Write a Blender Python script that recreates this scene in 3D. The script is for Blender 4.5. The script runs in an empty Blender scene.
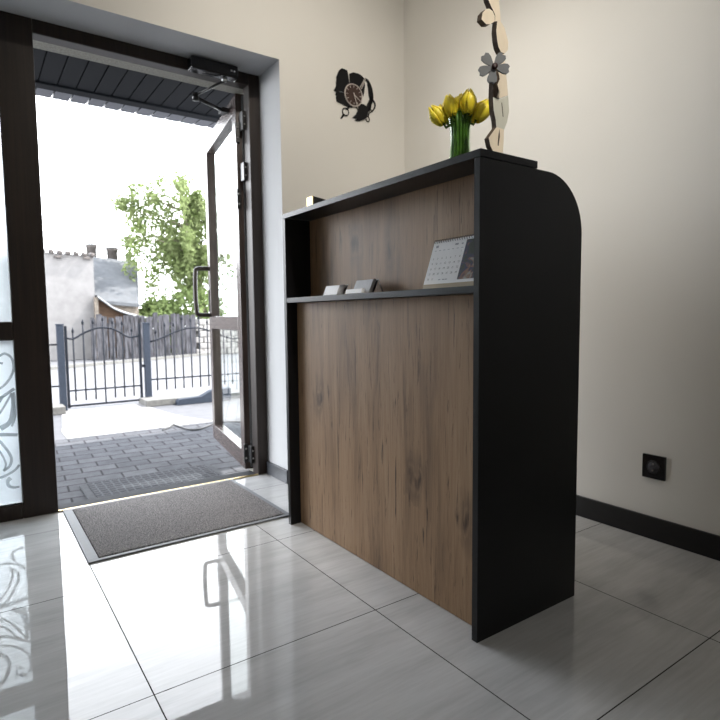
import bpy, bmesh, math, random
from mathutils import Vector, Matrix
random.seed(7)
C = bpy.context.scene.collection
PI = math.pi

# ------------------------------------------------------------------ camera
yaw, pitch, roll = .609225, -.079284, -.010602
cy, sy, cp, sp = math.cos(yaw), math.sin(yaw), math.cos(pitch), math.sin(pitch)
fwd = Vector((sy*cp, cy*cp, sp)); right = Vector((cy, -sy, 0)); up = right.cross(fwd)
r2 = right*math.cos(roll)+up*math.sin(roll); u2 = -right*math.sin(roll)+up*math.cos(roll)
cam = bpy.data.cameras.new('camera'); camo = bpy.data.objects.new('camera', cam); C.objects.link(camo)
m = Matrix((r2, u2, -fwd)).transposed().to_4x4(); m.translation = (0, 0, .82)
camo.matrix_world = m
cam.sensor_width = 36; cam.lens = 559.62/720*36; cam.clip_start = .02; cam.clip_end = 300
cam.dof.use_dof = True; cam.dof.focus_distance = 1.45; cam.dof.aperture_fstop = 6.0
bpy.context.scene.camera = camo

# ------------------------------------------------------------------ sky, sun, lamps, exposure
w = bpy.data.worlds.new('sky'); bpy.context.scene.world = w; w.use_nodes = True
nt = w.node_tree; nt.nodes.clear()
out = nt.nodes.new('ShaderNodeOutputWorld'); bg = nt.nodes.new('ShaderNodeBackground')
tc = nt.nodes.new('ShaderNodeTexCoord'); sx = nt.nodes.new('ShaderNodeSeparateXYZ'); cr = nt.nodes.new('ShaderNodeValToRGB')
nt.links.new(tc.outputs['Generated'], sx.inputs[0]); nt.links.new(sx.outputs['Z'], cr.inputs[0])
cr.color_ramp.elements[0].position = 0.45; cr.color_ramp.elements[0].color = (.93, .96, 1, 1)
cr.color_ramp.elements[1].position = .95; cr.color_ramp.elements[1].color = (.24, .28, .36, 1)
nt.links.new(cr.outputs[0], bg.inputs[0]); bg.inputs[1].default_value = 12
nt.links.new(bg.outputs[0], out.inputs[0])

def light(name, kind, loc, energy, color, aim=None, **kw):
    l = bpy.data.lights.new(name, kind); l.energy = energy; l.color = color
    for k, v in kw.items(): setattr(l, k, v)
    o = bpy.data.objects.new(name, l); C.objects.link(o); o.location = loc
    if aim is not None:
        o.rotation_euler = (Vector(aim)-Vector(loc)).to_track_quat('-Z', 'Y').to_euler()
    return o
# the sun stands high behind the building: it travels a little outwards
light('sun', 'SUN', (0, 0, 8), 14.0, (1, .96, .9), aim=(-.75, .2, 7.0), angle=.01)
SPOTC = (1, .93, .83)
light('right_wall_fill_spot', 'SPOT', (.95, .70, 2.66), 66, (1, .95, .87), aim=(2.0, 1.50, 1.45), spot_size=math.radians(64), spot_blend=1, shadow_soft_size=.06)  # unseen spot added for the right wall's glow, standing in for daylight
light('ceiling_spot_entry', 'SPOT', (1.05, 1.15, 2.66), 66, SPOTC, aim=(1.45, 2.42, 1.30), spot_size=math.radians(112), spot_blend=1, shadow_soft_size=.05)
light('ornament_tulip_fill_spot', 'SPOT', (.80, -.15, 2.66), 120, SPOTC, aim=(1.12, .95, 1.46), spot_size=math.radians(34), spot_blend=1, shadow_soft_size=.05)  # unseen narrow spot added to brighten the ornament and tulips
light('ceiling_panel', 'AREA', (-.6, -.9, 2.66), 8, (1, .95, .88), aim=(-.6, -.9, 0), size=.6)
po = light('doorway_portal', 'AREA', (.4, 2.72, 1.0), 1, (1, 1, 1), aim=(.4, 0, 1.0), shape='RECTANGLE', size=1.8, size_y=2.0)
po.data.cycles.is_portal = True
vs = bpy.context.scene.view_settings
vs.view_transform = 'Standard'; vs.look = 'None'; vs.exposure = 0; vs.gamma = 1; vs.use_curve_mapping = False

# ------------------------------------------------------------------ materials
def nodes(name):
    mt = bpy.data.materials.new(name); mt.use_nodes = True
    t = mt.node_tree; b = t.nodes['Principled BSDF']
    return mt, t, b
def N(t, kind, **kw):
    n = t.nodes.new(kind)
    for k, v in kw.items(): setattr(n, k, v)
    return n
def coords(t, scale=(1, 1, 1), rot=(0, 0, 0), src='Object'):
    a = N(t, 'ShaderNodeTexCoord'); mp = N(t, 'ShaderNodeMapping')
    mp.inputs['Scale'].default_value = scale; mp.inputs['Rotation'].default_value = rot
    t.links.new(a.outputs[src], mp.inputs[0]); return mp.outputs[0]
def noise(t, vec, scale, detail=4, rough=.55, dist=0):
    n = N(t, 'ShaderNodeTexNoise'); n.inputs['Scale'].default_value = scale; n.inputs['Detail'].default_value = detail
    n.inputs['Roughness'].default_value = rough; n.inputs['Distortion'].default_value = dist
    t.links.new(vec, n.inputs['Vector']); return n.outputs['Fac']
def ramp(t, fac, stops):
    r = N(t, 'ShaderNodeValToRGB'); e = r.color_ramp.elements
    while len(e) < len(stops): e.new(.5)
    for k, (p, c) in enumerate(stops):
        e[k].position = p; e[k].color = (*c, 1) if len(c) == 3 else c
    t.links.new(fac, r.inputs[0]); return r.outputs[0]
def mix(t, fac, a, b, mode='MIX'):
    x = N(t, 'ShaderNodeMix', data_type='RGBA', blend_type=mode)
    for s, v in ((x.inputs[0], fac), (x.inputs[6], a), (x.inputs[7], b)):
        if hasattr(v, 'links') or isinstance(v, bpy.types.NodeSocket): t.links.new(v, s)
        elif isinstance(v, (int, float)): s.default_value = v
        else: s.default_value = (*v, 1)
    return x.outputs[2]
def bump(t, b, h, strength=.2, dist=.002):
    n = N(t, 'ShaderNodeBump'); n.inputs['Strength'].default_value = strength; n.inputs['Distance'].default_value = dist
    t.links.new(h, n.inputs['Height']); t.links.new(n.outputs[0], b.inputs['Normal'])
def mat(name, col, rough=.5, metal=0, var=.12, scale=30, bmp=0, spec=.5, stretch=(1, 1, 1), coat=0):
    mt, t, b = nodes(name); v = coords(t, stretch)
    f = noise(t, v, scale)
    lo = tuple(c*(1-var) for c in col); hi = tuple(min(1, c*(1+var)) for c in col)
    t.links.new(ramp(t, f, [(.3, lo), (.7, hi)]), b.inputs['Base Color'])
    b.inputs['Roughness'].default_value = rough; b.inputs['Metallic'].default_value = metal
    b.inputs['Specular IOR Level'].default_value = spec
    if coat: b.inputs['Coat Weight'].default_value = coat
    if bmp: bump(t, b, f, bmp)
    return mt
def math_(t, op, a, b=None, c=None):
    n = N(t, 'ShaderNodeMath', operation=op)
    for s, v in zip(n.inputs, (a, b, c)):
        if v is None: continue
        if isinstance(v, (int, float)): s.default_value = v
        else: t.links.new(v, s)
    return n.outputs[0]

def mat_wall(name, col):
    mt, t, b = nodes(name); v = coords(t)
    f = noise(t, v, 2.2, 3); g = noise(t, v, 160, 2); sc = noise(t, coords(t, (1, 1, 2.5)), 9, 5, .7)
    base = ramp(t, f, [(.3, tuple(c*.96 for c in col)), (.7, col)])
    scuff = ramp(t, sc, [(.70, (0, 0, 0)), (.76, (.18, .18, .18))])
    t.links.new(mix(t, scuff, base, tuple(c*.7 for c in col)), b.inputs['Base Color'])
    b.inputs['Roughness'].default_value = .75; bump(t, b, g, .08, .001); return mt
M = {}
M['wall'] = mat_wall('wall_paint_warm_white', (.72, .70, .655))
M['reveal'] = mat_wall('reveal_paint_dimmed', (.50, .51, .52))
M['black_board'] = mat('black_laminate', (.006, .0065, .008), .36, bmp=.25, scale=260, var=.3, spec=.3)
M['baseboard'] = mat('black_baseboard', (.010, .010, .011), .35, spec=.4)
M['slate_base'] = mat('dark_grey_skirting', (.05, .055, .065), .4)
M['black_plastic'] = mat('black_plastic', (.012, .012, .013), .35)
M['gloss_black'] = mat('gloss_black_plastic', (.010, .010, .012), .15)
M['steel'] = mat('brushed_steel', (.62, .62, .62), .28, 1)
M['alu'] = mat('aluminium_trim', (.15, .16, .175), .6, .0, stretch=(1, 20, 1))
M['brass'] = mat('brass_strip', (.55, .42, .2), .35, 1)
M['paper'] = mat('white_paper', (.8, .81, .83), .6, var=.02)
M['card_beige'] = mat('beige_cardboard', (.46, .39, .29), .7, var=.05)
M['card_grey'] = mat('grey_card', (.42, .43, .45), .5)
M['ink'] = mat('dark_print', (.06, .06, .07), .7)
M['ink_light'] = mat('grey_print', (.32, .34, .38), .7)
M['white_plastic'] = mat('white_plastic', (.75, .75, .74), .4)
M['ceiling'] = mat('ceiling_paint', (.75, .73, .69), .9, scale=3, var=.03)
M['iron'] = mat('black_iron', (.010, .012, .017), .7, spec=.15)
M['post'] = mat('painted_grey_steel_post', (.024, .030, .042), .7, spec=.15)
M['strip'] = mat('dull_metal_strip', (.05, .052, .057), .9, spec=.1)
M['kerb'] = mat('kerb_concrete', (.10, .097, .09), .9, scale=25, var=.25, bmp=.4)
M['street'] = mat('street_asphalt_pale', (.085, .085, .09), .95, scale=6, var=.1)
M['house'] = mat('rough_plaster', (.125, .12, .118), .95, scale=5, var=.12, bmp=.3)
M['slate'] = mat('slate_roof', (.055, .058, .062), .9, scale=7, var=.2, bmp=.3)
M['chimney'] = mat('chimney_clay', (.06, .052, .048), .9, scale=20, var=.4)
M['brown'] = mat('bare_brown_boards', (.05, .027, .014), .9, scale=6, var=.3, stretch=(1, 1, 6))
M['tarp'] = mat('grey_tarp', (.14, .145, .15), .8, var=.1)
M['soffit'] = mat('anthracite_soffit', (.005, .0063, .009), .7, spec=.15, scale=60)
M['fascia'] = mat('fascia_sky_paled', (.085, .09, .11), .5)  # lighter than the soffit: sky light is put into this colour
M['lintel'] = mat('rough_lintel_plaster', (.34, .33, .29), .95, scale=120, var=.3, bmp=.6)
M['bark'] = mat('bark', (.12, .10, .08), .9, scale=15, var=.4)
M['stone'] = mat('pale_stones', (.2, .19, .18), .95, scale=9, var=.4, bmp=.5)
M['clock_black'] = mat('matt_black_clock', (.004, .004, .005), .5, spec=.25)
M['dial'] = mat('brown_dial', (.045, .022, .016), .5)
M['silver'] = mat('silver_numbers', (.55, .50, .47), .35, .4)
M['flower_grey'] = mat('grey_painted_petal', (.13, .14, .15), .6)
M['flower_eye'] = mat('dark_red_seed', (.03, .012, .012), .5)
M['raw_wood'] = mat('pale_carved_wood', (.80, .70, .55), .6, scale=14, var=.15, stretch=(1, 1, .25), bmp=.15)
M['bark_edge'] = mat('charred_wood_edge', (.075, .05, .032), .7, scale=40, var=.4)
M['pale_wood_grey'] = mat('pale_greyish_wood', (.60, .60, .52), .6, scale=14, var=.12, stretch=(1, 1, .25))
M['cable'] = mat('black_cable', (.02, .02, .02), .6)

# floor tiles: 60 cm, polished stone look
mt, t, b = nodes('polished_floor_tiles'); M['floor'] = mt
v = coords(t); sep = N(t, 'ShaderNodeSeparateXYZ'); t.links.new(v, sep.inputs[0])
def lines(axis, off, step, half):
    a = math_(t, 'FRACT', math_(t, 'DIVIDE', math_(t, 'SUBTRACT', sep.outputs[axis], off-step/2-60*step), step))
    d = math_(t, 'ABSOLUTE', math_(t, 'SUBTRACT', a, .5))
    return math_(t, 'LESS_THAN', d, half/step)
gx = lines(0, .289, .6, .0014); gy = lines(1, 1.212, .605, .0014)
g = math_(t, 'MAXIMUM', gx, gy)
# per-tile id for tone change
ix = math_(t, 'FLOOR', math_(t, 'DIVIDE', math_(t, 'SUBTRACT', sep.outputs[0], .289), .6))
iy = math_(t, 'FLOOR', math_(t, 'DIVIDE', math_(t, 'SUBTRACT', sep.outputs[1], 1.212), .605))
cb = N(t, 'ShaderNodeCombineXYZ'); t.links.new(ix, cb.inputs[0]); t.links.new(iy, cb.inputs[1])
wn = N(t, 'ShaderNodeTexWhiteNoise'); t.links.new(cb.outputs[0], wn.inputs['Vector'])
off = N(t, 'ShaderNodeVectorMath', operation='MULTIPLY_ADD'); t.links.new(wn.outputs['Color'], off.inputs[0])
off.inputs[1].default_value = (7, 7, 7); t.links.new(v, off.inputs[2])
mp = N(t, 'ShaderNodeMapping'); mp.inputs['Scale'].default_value = (1.0, 5.0, 1); t.links.new(off.outputs[0], mp.inputs[0])
f1 = noise(t, mp.outputs[0], 2.6, 6, .6, .3)
mp2 = N(t, 'ShaderNodeMapping'); mp2.inputs['Scale'].default_value = (1.0, 16.0, 1); t.links.new(off.outputs[0], mp2.inputs[0])
f2 = noise(t, mp2.outputs[0], 7, 5, .6, .2)
base = ramp(t, f1, [(.30, (.46, .462, .465)), (.52, (.54, .542, .545)), (.72, (.59, .592, .595))])
fine = ramp(t, f2, [(.35, (.93, .93, .93)), (.65, (1.03, 1.03, 1.03))])
base = mix(t, 1.0, base, fine, 'MULTIPLY')
t.links.new(mix(t, g, base, (.03, .028, .026)), b.inputs['Base Color'])
t.links.new(math_(t, 'ADD', math_(t, 'MULTIPLY', g, .5), math_(t, 'MULTIPLY_ADD', f1, .03, .0)), b.inputs['Roughness'])
t.links.new(math_(t, 'MULTIPLY', math_(t, 'SUBTRACT', 1.0, g), .37), b.inputs['Specular IOR Level'])
wv = noise(t, v, 3.0, 1); bump(t, b, wv, .12, .004)

# oak laminate on the desk front
mt, t, b = nodes('rustic_oak_laminate'); M['oak'] = mt
v = coords(t)
fl = noise(t, coords(t, (1, 5, .55)), 2.4, 5, .6, .6)
fs = noise(t, coords(t, (1, 60, 1.6)), 3.0, 6, .65, .5)
sp_ = N(t, 'ShaderNodeSeparateXYZ'); t.links.new(v, sp_.inputs[0]); cx2 = N(t, 'ShaderNodeCombineXYZ')
wob = noise(t, coords(t, (1, 8, 3)), 2, 3)
t.links.new(math_(t, 'ADD', math_(t, 'MULTIPLY', sp_.outputs[1], 5.2), math_(t, 'MULTIPLY', wob, .9)), cx2.inputs[0]); t.links.new(math_(t, 'MULTIPLY', sp_.outputs[2], 2.3), cx2.inputs[1])
kn = N(t, 'ShaderNodeTexVoronoi', voronoi_dimensions='2D'); kn.inputs['Scale'].default_value = 1.0; t.links.new(cx2.outputs[0], kn.inputs['Vector'])
kc = N(t, 'ShaderNodeSeparateXYZ'); t.links.new(kn.outputs['Color'], kc.inputs[0])
kmask = math_(t, 'GREATER_THAN', kc.outputs[0], .68)
crk = noise(t, coords(t, (1, 36, 2.4)), 2.3, 4, .7, 1.2)
base = ramp(t, fl, [(.30, (.17, .105, .06)), (.48, (.31, .192, .108)), (.72, (.385, .25, .148))])
grain = ramp(t, fs, [(.3, (.70, .68, .66)), (.6, (1.05, 1.05, 1.05))])
c = mix(t, .75, base, grain, 'MULTIPLY')
c = mix(t, ramp(t, crk, [(.57, (0, 0, 0)), (.68, (.85, .85, .85))]), c, (.055, .035, .022))
c = mix(t, math_(t, 'MULTIPLY', kmask, ramp(t, kn.outputs['Distance'], [(.02, (.9, .9, .9)), (.06, (.62, .62, .62)), (.09, (.22, .22, .22)), (.12, (.42, .42, .42)), (.24, (0, 0, 0))])), c, (.06, .038, .024))
t.links.new(c, b.inputs['Base Color']); b.inputs['Roughness'].default_value = .5; b.inputs['Specular IOR Level'].default_value = .35
bump(t, b, fs, .15, .0006)

# dark walnut PVC frame
mt, t, b = nodes('dark_walnut_foil'); M['walnut'] = mt
fs = noise(t, coords(t, (22, 22, .7)), 3, 6, .65, .4)
t.links.new(ramp(t, fs, [(.3, (.010, .007, .006)), (.7, (.030, .019, .014))]), b.inputs['Base Color'])
b.inputs['Roughness'].default_value = .42; bump(t, b, fs, .12, .0005); b.inputs['Specular IOR Level'].default_value = .4
mt, t, b = nodes('door_leaf_foil'); M['leaf_foil'] = mt
fs = noise(t, coords(t, (14, 14, .9)), 3, 6, .65, .4)
t.links.new(ramp(t, fs, [(.3, (.045, .033, .030)), (.7, (.085, .063, .057))]), b.inputs['Base Color'])
b.inputs['Roughness'].default_value = .27

# carpet
mt, t, b = nodes('mat_carpet'); M['carpet'] = mt
v = coords(t); f = noise(t, v, 210, 3, .8); f2 = noise(t, v, 60, 3, .7)
c = ramp(t, f, [(.38, (.05, .048, .05)), (.52, (.19, .18, .18)), (.64, (.42, .40, .39))])
t.links.new(mix(t, .45, c, ramp(t, f2, [(.3, (.6, .6, .6)), (.7, (1.1, 1.1, 1.1))]), 'MULTIPLY'), b.inputs['Base Color'])
b.inputs['Roughness'].default_value = 1; b.inputs['Specular IOR Level'].default_value = .1; bump(t, b, f, .9, .004)
# outdoor rubber mat: scale pattern
mt, t, b = nodes('rubber_mat'); M['rubber'] = mt
vo = N(t, 'ShaderNodeTexVoronoi', feature='DISTANCE_TO_EDGE'); vo.inputs['Scale'].default_value = 24; vo.inputs['Randomness'].default_value = .25
t.links.new(coords(t), vo.inputs['Vector'])
t.links.new(ramp(t, vo.outputs['Distance'], [(.05, (.04, .043, .05)), (.16, (.013, .014, .018))]), b.inputs['Base Color'])
b.inputs['Roughness'].default_value = .9; b.inputs['Specular IOR Level'].default_value = .2; bump(t, b, vo.outputs['Distance'], .6, .01)

def brickmat(name, c1, c2, mortar, w_, h_, rot=0, ms=.006, rough=.9):
    mt, t, b = nodes(name); v = coords(t, rot=(0, 0, rot))
    br = N(t, 'ShaderNodeTexBrick'); t.links.new(v, br.inputs['Vector']); br.inputs['Scale'].default_value = 1
    br.inputs['Color1'].default_value = (*c1, 1); br.inputs['Color2'].default_value = (*c2, 1); br.inputs['Mortar'].default_value = (*mortar, 1)
    br.inputs['Mortar Size'].default_value = ms; br.inputs['Brick Width'].default_value = w_; br.inputs['Row Height'].default_value = h_
    br.inputs['Mortar Smooth'].default_value = .4
    f = noise(t, v, 14, 5, .7)
    t.links.new(mix(t, .8, br.outputs['Color'], ramp(t, f, [(.25, (.6, .6, .6)), (.7, (1.15, 1.15, 1.15))]), 'MULTIPLY'), b.inputs['Base Color'])
    b.inputs['Roughness'].default_value = .95; b.inputs['Specular IOR Level'].default_value = .12; bump(t, b, br.outputs['Fac'], -.5, .006); return mt
M['pavers'] = brickmat('grey_pavers', (.070, .071, .077), (.05, .052, .058), (.015, .015, .017), .2, .125, .06, .007, .75)
M['path'] = brickmat('pale_path_bricks', (.24, .235, .23), (.2, .195, .19), (.13, .13, .13), .2, .1, 1.5, .006)
M['yard'] = mat('grey_concrete_yard', (.06, .06, .065), .9, scale=10, var=.12)
# weathered planks
M['weathered'] = mat('weathered_planks', (.045, .044, .048), .95, spec=.1, scale=5, var=.8, stretch=(5, 5, .8))

def glassmat(name, tint=(1, 1, 1), haze=0, ior=1.5):
    mt = bpy.data.materials.new(name); mt.use_nodes = True; t = mt.node_tree; t.nodes.clear()
    o = N(t, 'ShaderNodeOutputMaterial'); tr = N(t, 'ShaderNodeBsdfTransparent'); gl = N(t, 'ShaderNodeBsdfGlossy')
    fr = N(t, 'ShaderNodeFresnel'); fr.inputs[0].default_value = ior; mx = N(t, 'ShaderNodeMixShader')
    ge = N(t, 'ShaderNodeNewGeometry'); ff = math_(t, 'MULTIPLY', fr.outputs[0], math_(t, 'SUBTRACT', 1.0, ge.outputs['Backfacing']))
    tr.inputs[0].default_value = (*tint, 1); gl.inputs['Roughness'].default_value = haze
    t.links.new(ff, mx.inputs[0]); t.links.new(tr.outputs[0], mx.inputs[1]); t.links.new(gl.outputs[0], mx.inputs[2])
    t.links.new(mx.outputs[0], o.inputs[0]); return mt
M['glass'] = glassmat('clear_glass', (.93, .96, .95), ior=1.7)
def frosted(name, col, rough, scat):
    mt = bpy.data.materials.new(name); mt.use_nodes = True; t = mt.node_tree; t.nodes.clear()
    o = N(t, 'ShaderNodeOutputMaterial'); tl = N(t, 'ShaderNodeBsdfTranslucent'); df = N(t, 'ShaderNodeBsdfDiffuse')
    n = noise(t, coords(t), 90, 3)
    cc = ramp(t, n, [(.3, tuple(x*.95 for x in col)), (.7, col)])
    t.links.new(cc, tl.inputs[0]); t.links.new(cc, df.inputs[0])
    a = N(t, 'ShaderNodeMixShader'); a.inputs[0].default_value = .4; t.links.new(tl.outputs[0], a.inputs[1]); t.links.new(df.outputs[0], a.inputs[2])
    tr = N(t, 'ShaderNodeBsdfRefraction'); tr.inputs['Roughness'].default_value = rough; tr.inputs['IOR'].default_value = 1.2
    t.links.new(cc, tr.inputs[0]); m2 = N(t, 'ShaderNodeMixShader'); m2.inputs[0].default_value = scat
    t.links.new(a.outputs[0], m2.inputs[1]); t.links.new(tr.outputs[0], m2.inputs[2]); t.links.new(m2.outputs[0], o.inputs[0]); return mt
M['frost'] = frosted('frosted_glass', (.80, .84, .86), .28, .65)
M['swirl'] = frosted('grey_etched_film', (.68, .70, .71), .25, .7)
def leafmat(name, lo, hi):
    mt = bpy.data.materials.new(name); mt.use_nodes = True; t = mt.node_tree; t.nodes.clear()
    o = N(t, 'ShaderNodeOutputMaterial'); tl = N(t, 'ShaderNodeBsdfTranslucent'); df = N(t, 'ShaderNodeBsdfDiffuse')
    cc = ramp(t, noise(t, coords(t), 4, 3), [(.35, tuple(c*.55 for c in lo)), (.65, tuple(c*.6 for c in hi))])
    t.links.new(cc, tl.inputs[0]); t.links.new(cc, df.inputs[0])
    a = N(t, 'ShaderNodeMixShader'); a.inputs[0].default_value = .55; t.links.new(tl.outputs[0], a.inputs[1]); t.links.new(df.outputs[0], a.inputs[2])
    t.links.new(a.outputs[0], o.inputs[0]); return mt
M['leaf'] = leafmat('birch_leaves', (.19, .25, .09), (.32, .38, .18))
M['bush'] = leafmat('bush_leaves', (.19, .26, .09), (.30, .38, .16))
# photo print on the calendar
mt, t, b = nodes('calendar_photo_print'); M['print'] = mt
f = noise(t, coords(t), 24, 3, .6, .8)
t.links.new(ramp(t, f, [(.32, (.03, .035, .03)), (.47, (.06, .075, .06)), (.54, (.05, .055, .12)), (.6, (.25, .13, .09)), (.68, (.32, .32, .3))]), b.inputs['Base Color']); b.inputs['Roughness'].default_value = .35
# tulips
mt, t, b = nodes('yellow_petal'); M['petal'] = mt
f = noise(t, coords(t, (1, 1, .4)), 60, 3)
t.links.new(ramp(t, f, [(.3, (.74, .56, .015)), (.7, (.92, .80, .05))]), b.inputs['Base Color']); b.inputs['Roughness'].default_value = .45
b.inputs['Subsurface Weight'].default_value = .15; b.inputs['Subsurface Radius'].default_value = (.01, .008, .002)
M['stem'] = mat('tulip_stem', (.075, .15, .018), .45, var=.6, scale=40)
M['vase'] = glassmat('vase_glass', (.84, .93, .82), .0, 1.3)

# ------------------------------------------------------------------ mesh helpers
class MB:
    def __init__(s): s.bm = bmesh.new()
    def box(s, a, b, bev=0):
        x0, y0, z0 = a; x1, y1, z1 = b
        r = bmesh.ops.create_cube(s.bm, size=1)
        for v in r['verts']:
            v.co = Vector(((x0+x1)/2+v.co.x*(x1-x0), (y0+y1)/2+v.co.y*(y1-y0), (z0+z1)/2+v.co.z*(z1-z0)))
        if bev:
            ed = list({e for v in r['verts'] for e in v.link_edges})
            bmesh.ops.bevel(s.bm, geom=ed, offset=bev, segments=2, affect='EDGES', profile=.5)
        return s
    def prism(s, pts, axis, a, b):
        """closed polygon pts (2D) extruded along axis from a to b; axis 'y': pts=(x,z); 'x': (y,z); 'z': (x,y)"""
        def P(p, q):
            return {'y': (p[0], q, p[1]), 'x': (q, p[0], p[1]), 'z': (p[0], p[1], q)}[axis]
        v0 = [s.bm.verts.new(P(p, a)) for p in pts]; v1 = [s.bm.verts.new(P(p, b)) for p in pts]
        f = [s.bm.faces.new(v0), s.bm.faces.new(v1[::-1])]
        n = len(pts)
        for i in range(n): f.append(s.bm.faces.new((v0[i], v1[i], v1[(i+1) % n], v0[(i+1) % n])))
        bmesh.ops.recalc_face_normals(s.bm, faces=f)
        return s
    def tube(s, pts, r, seg=8, cap=True):
        pts = [Vector(p) for p in pts]; rr = r if isinstance(r, (list, tuple)) else [r]*len(pts)
        rings = []; prev = None
        for i, p in enumerate(pts):
            d = (pts[min(i+1, len(pts)-1)]-pts[max(i-1, 0)]).normalized()
            if prev is None:
                n = d.orthogonal().normalized()
            else:
                n = (prev-d*prev.dot(d)); n = n.normalized() if n.length > 1e-6 else d.orthogonal().normalized()
            prev = n; bnm = d.cross(n)
            rings.append([s.bm.verts.new(p+(n*math.cos(2*PI*k/seg)+bnm*math.sin(2*PI*k/seg))*rr[i]) for k in range(seg)])
        fs = []
        for a, b_ in zip(rings, rings[1:]):
            for k in range(seg): fs.append(s.bm.faces.new((a[k], a[(k+1) % seg], b_[(k+1) % seg], b_[k])))
        if cap: fs += [s.bm.faces.new(rings[0][::-1]), s.bm.faces.new(rings[-1])]
        for f in fs: f.smooth = seg > 4
        return s
    def lathe(s, prof, c=(0, 0, 0), seg=24, cap=True):
        rings = [[s.bm.verts.new((c[0]+r*math.cos(2*PI*k/seg), c[1]+r*math.sin(2*PI*k/seg), c[2]+z)) for k in range(seg)] for r, z in prof]
        for a, b_ in zip(rings, rings[1:]):
            for k in range(seg):
                f = s.bm.faces.new((a[k], a[(k+1) % seg], b_[(k+1) % seg], b_[k])); f.smooth = True
        if cap: s.bm.faces.new(rings[0][::-1]); s.bm.faces.new(rings[-1])
        return s
    def cyl(s, a, b, r, seg=20): return s.tube([a, b], r, seg)
    def ribbon(s, pts, wd, y0, y1):
        """flat band of width wd along 2D (x,z) polyline, extruded in y"""
        P = smooth2(pts); L = []; R_ = []
        for i, p in enumerate(P):
            q0 = P[max(i-1, 0)]; q1 = P[min(i+1, len(P)-1)]
            dx, dz = q1[0]-q0[0], q1[1]-q0[1]; l = math.hypot(dx, dz) or 1
            wi = wd if not isinstance(wd, (list, tuple)) else wd[0]+(wd[1]-wd[0])*i/(len(P)-1)
            L.append((p[0]-dz/l*wi/2, p[1]+dx/l*wi/2)); R_.append((p[0]+dz/l*wi/2, p[1]-dx/l*wi/2))
        V = [[s.bm.verts.new((q[0], y, q[1])) for q in LL] for LL in (L, R_) for y in (y0, y1)]
        a0, a1, b0, b1 = V
        for i in range(len(P)-1):
            for (u, w_) in ((a0, b0), (b0, b1), (b1, a1), (a1, a0)):
                s.bm.faces.new((u[i], u[i+1], w_[i+1], w_[i]))
        s.bm.faces.new((a0[0], b0[0], b1[0], a1[0])); s.bm.faces.new((a0[-1], a1[-1], b1[-1], b0[-1]))
        bmesh.ops.recalc_face_normals(s.bm, faces=s.bm.faces[:])
        return s
    def build(s, name, m, parent=None, **tags):
        me = bpy.data.meshes.new(name); s.bm.to_mesh(me); s.bm.free(); me.materials.append(m)
        o = bpy.data.objects.new(name, me); C.objects.link(o)
        if parent is not None: o.parent = parent
        for k, v in tags.items(): o[k] = v
        return o
def smooth2(pts, n=6):
    if len(pts) < 3: return [tuple(p) for p in pts]
    out = []
    P = [pts[0]]+list(pts)+[pts[-1]]
    for i in range(1, len(P)-2):
        p0, p1, p2, p3 = [Vector(q) for q in P[i-1:i+3]]
        for k in range(n):
            u = k/n
            out.append(tuple(.5*((2*p1)+(-p0+p2)*u+(2*p0-5*p1+4*p2-p3)*u*u+(-p0+3*p1-3*p2+p3)*u**3)))
    out.append(tuple(pts[-1])); return out
def thing(name, label, cat, loc=(0, 0, 0), rotz=0, group=None):
    o = bpy.data.objects.new(name, None); C.objects.link(o); o.location = loc; o.rotation_euler = (0, 0, rotz)
    o.empty_display_size = .1
    o['label'] = label; o['category'] = cat
    if group: o['group'] = group
    return o
def root(name, kind='structure', loc=(0, 0, 0), rotz=0):
    o = bpy.data.objects.new(name, None); C.objects.link(o); o['kind'] = kind; o.location = loc; o.rotation_euler = (0, 0, rotz); return o
def struct(mb, name, m, label=None, cat=None):
    o = mb.build(name, m); o['kind'] = 'structure'
    if label: o['label'] = label
    if cat: o['category'] = cat
    return o

# ------------------------------------------------------------------ room shell
XB, YD, YF, YO, ZC = 2.0, 2.422, 2.64, 2.79, 2.7
XL, YK = -2.6, -2.6
OX0, OX1, OZ = -.46, 1.25, 2.01
struct(MB().box((XL-.2, YK-.2, -.1), (XB+.2, 2.70, 0)), 'floor', M['floor'], 'grey polished stone-look floor tiles in a 60 cm grid', 'floor')
struct(MB().box((XL-.2, YK-.2, ZC), (XB+.2, YO, ZC+.1)), 'ceiling', M['ceiling'], 'plain white ceiling', 'ceiling')
struct(MB().box((XB, YK-.2, -.1), (XB+.2, YO, ZC)), 'wall_right', M['wall'], 'warm white wall behind the reception desk with the black socket', 'wall')
struct(MB().box((XL-.2, YK-.2, 0), (XL, YO, ZC)), 'wall_left', M['wall'], 'warm white wall left of the entrance', 'wall')
struct(MB().box((XL, YK-.2, 0), (XB, YK, ZC)), 'wall_back', M['wall'], 'warm white wall opposite the entrance', 'wall')
wd = MB()
wd.box((XL, YD, 0), (OX0, 2.70, ZC)).box((OX1, YD, 0), (XB, 2.70, ZC)).box((OX0, YD, OZ), (OX1, 2.70, ZC))
wd = struct(wd, 'wall_entrance', M['wall'], 'warm white wall around the entrance, with the silhouette clock', 'wall')
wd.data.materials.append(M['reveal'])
for p in wd.data.polygons:     # reveal faces take a darker, cooler colour, imitating weaker daylight
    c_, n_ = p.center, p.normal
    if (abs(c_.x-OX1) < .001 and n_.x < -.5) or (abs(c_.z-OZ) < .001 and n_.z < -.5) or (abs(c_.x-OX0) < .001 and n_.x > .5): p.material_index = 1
we = MB().box((XL, 2.70, -.3), (OX0+.02, YO, 3)).box((OX1-.04, 2.70, -.3), (XB+.2, YO, 3)).box((OX0+.02, 2.70, 1.958), (OX1-.04, YO, 3))
struct(we, 'wall_outside', M['lintel'], 'rough grey outer lintel above the entrance', 'wall')
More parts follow.
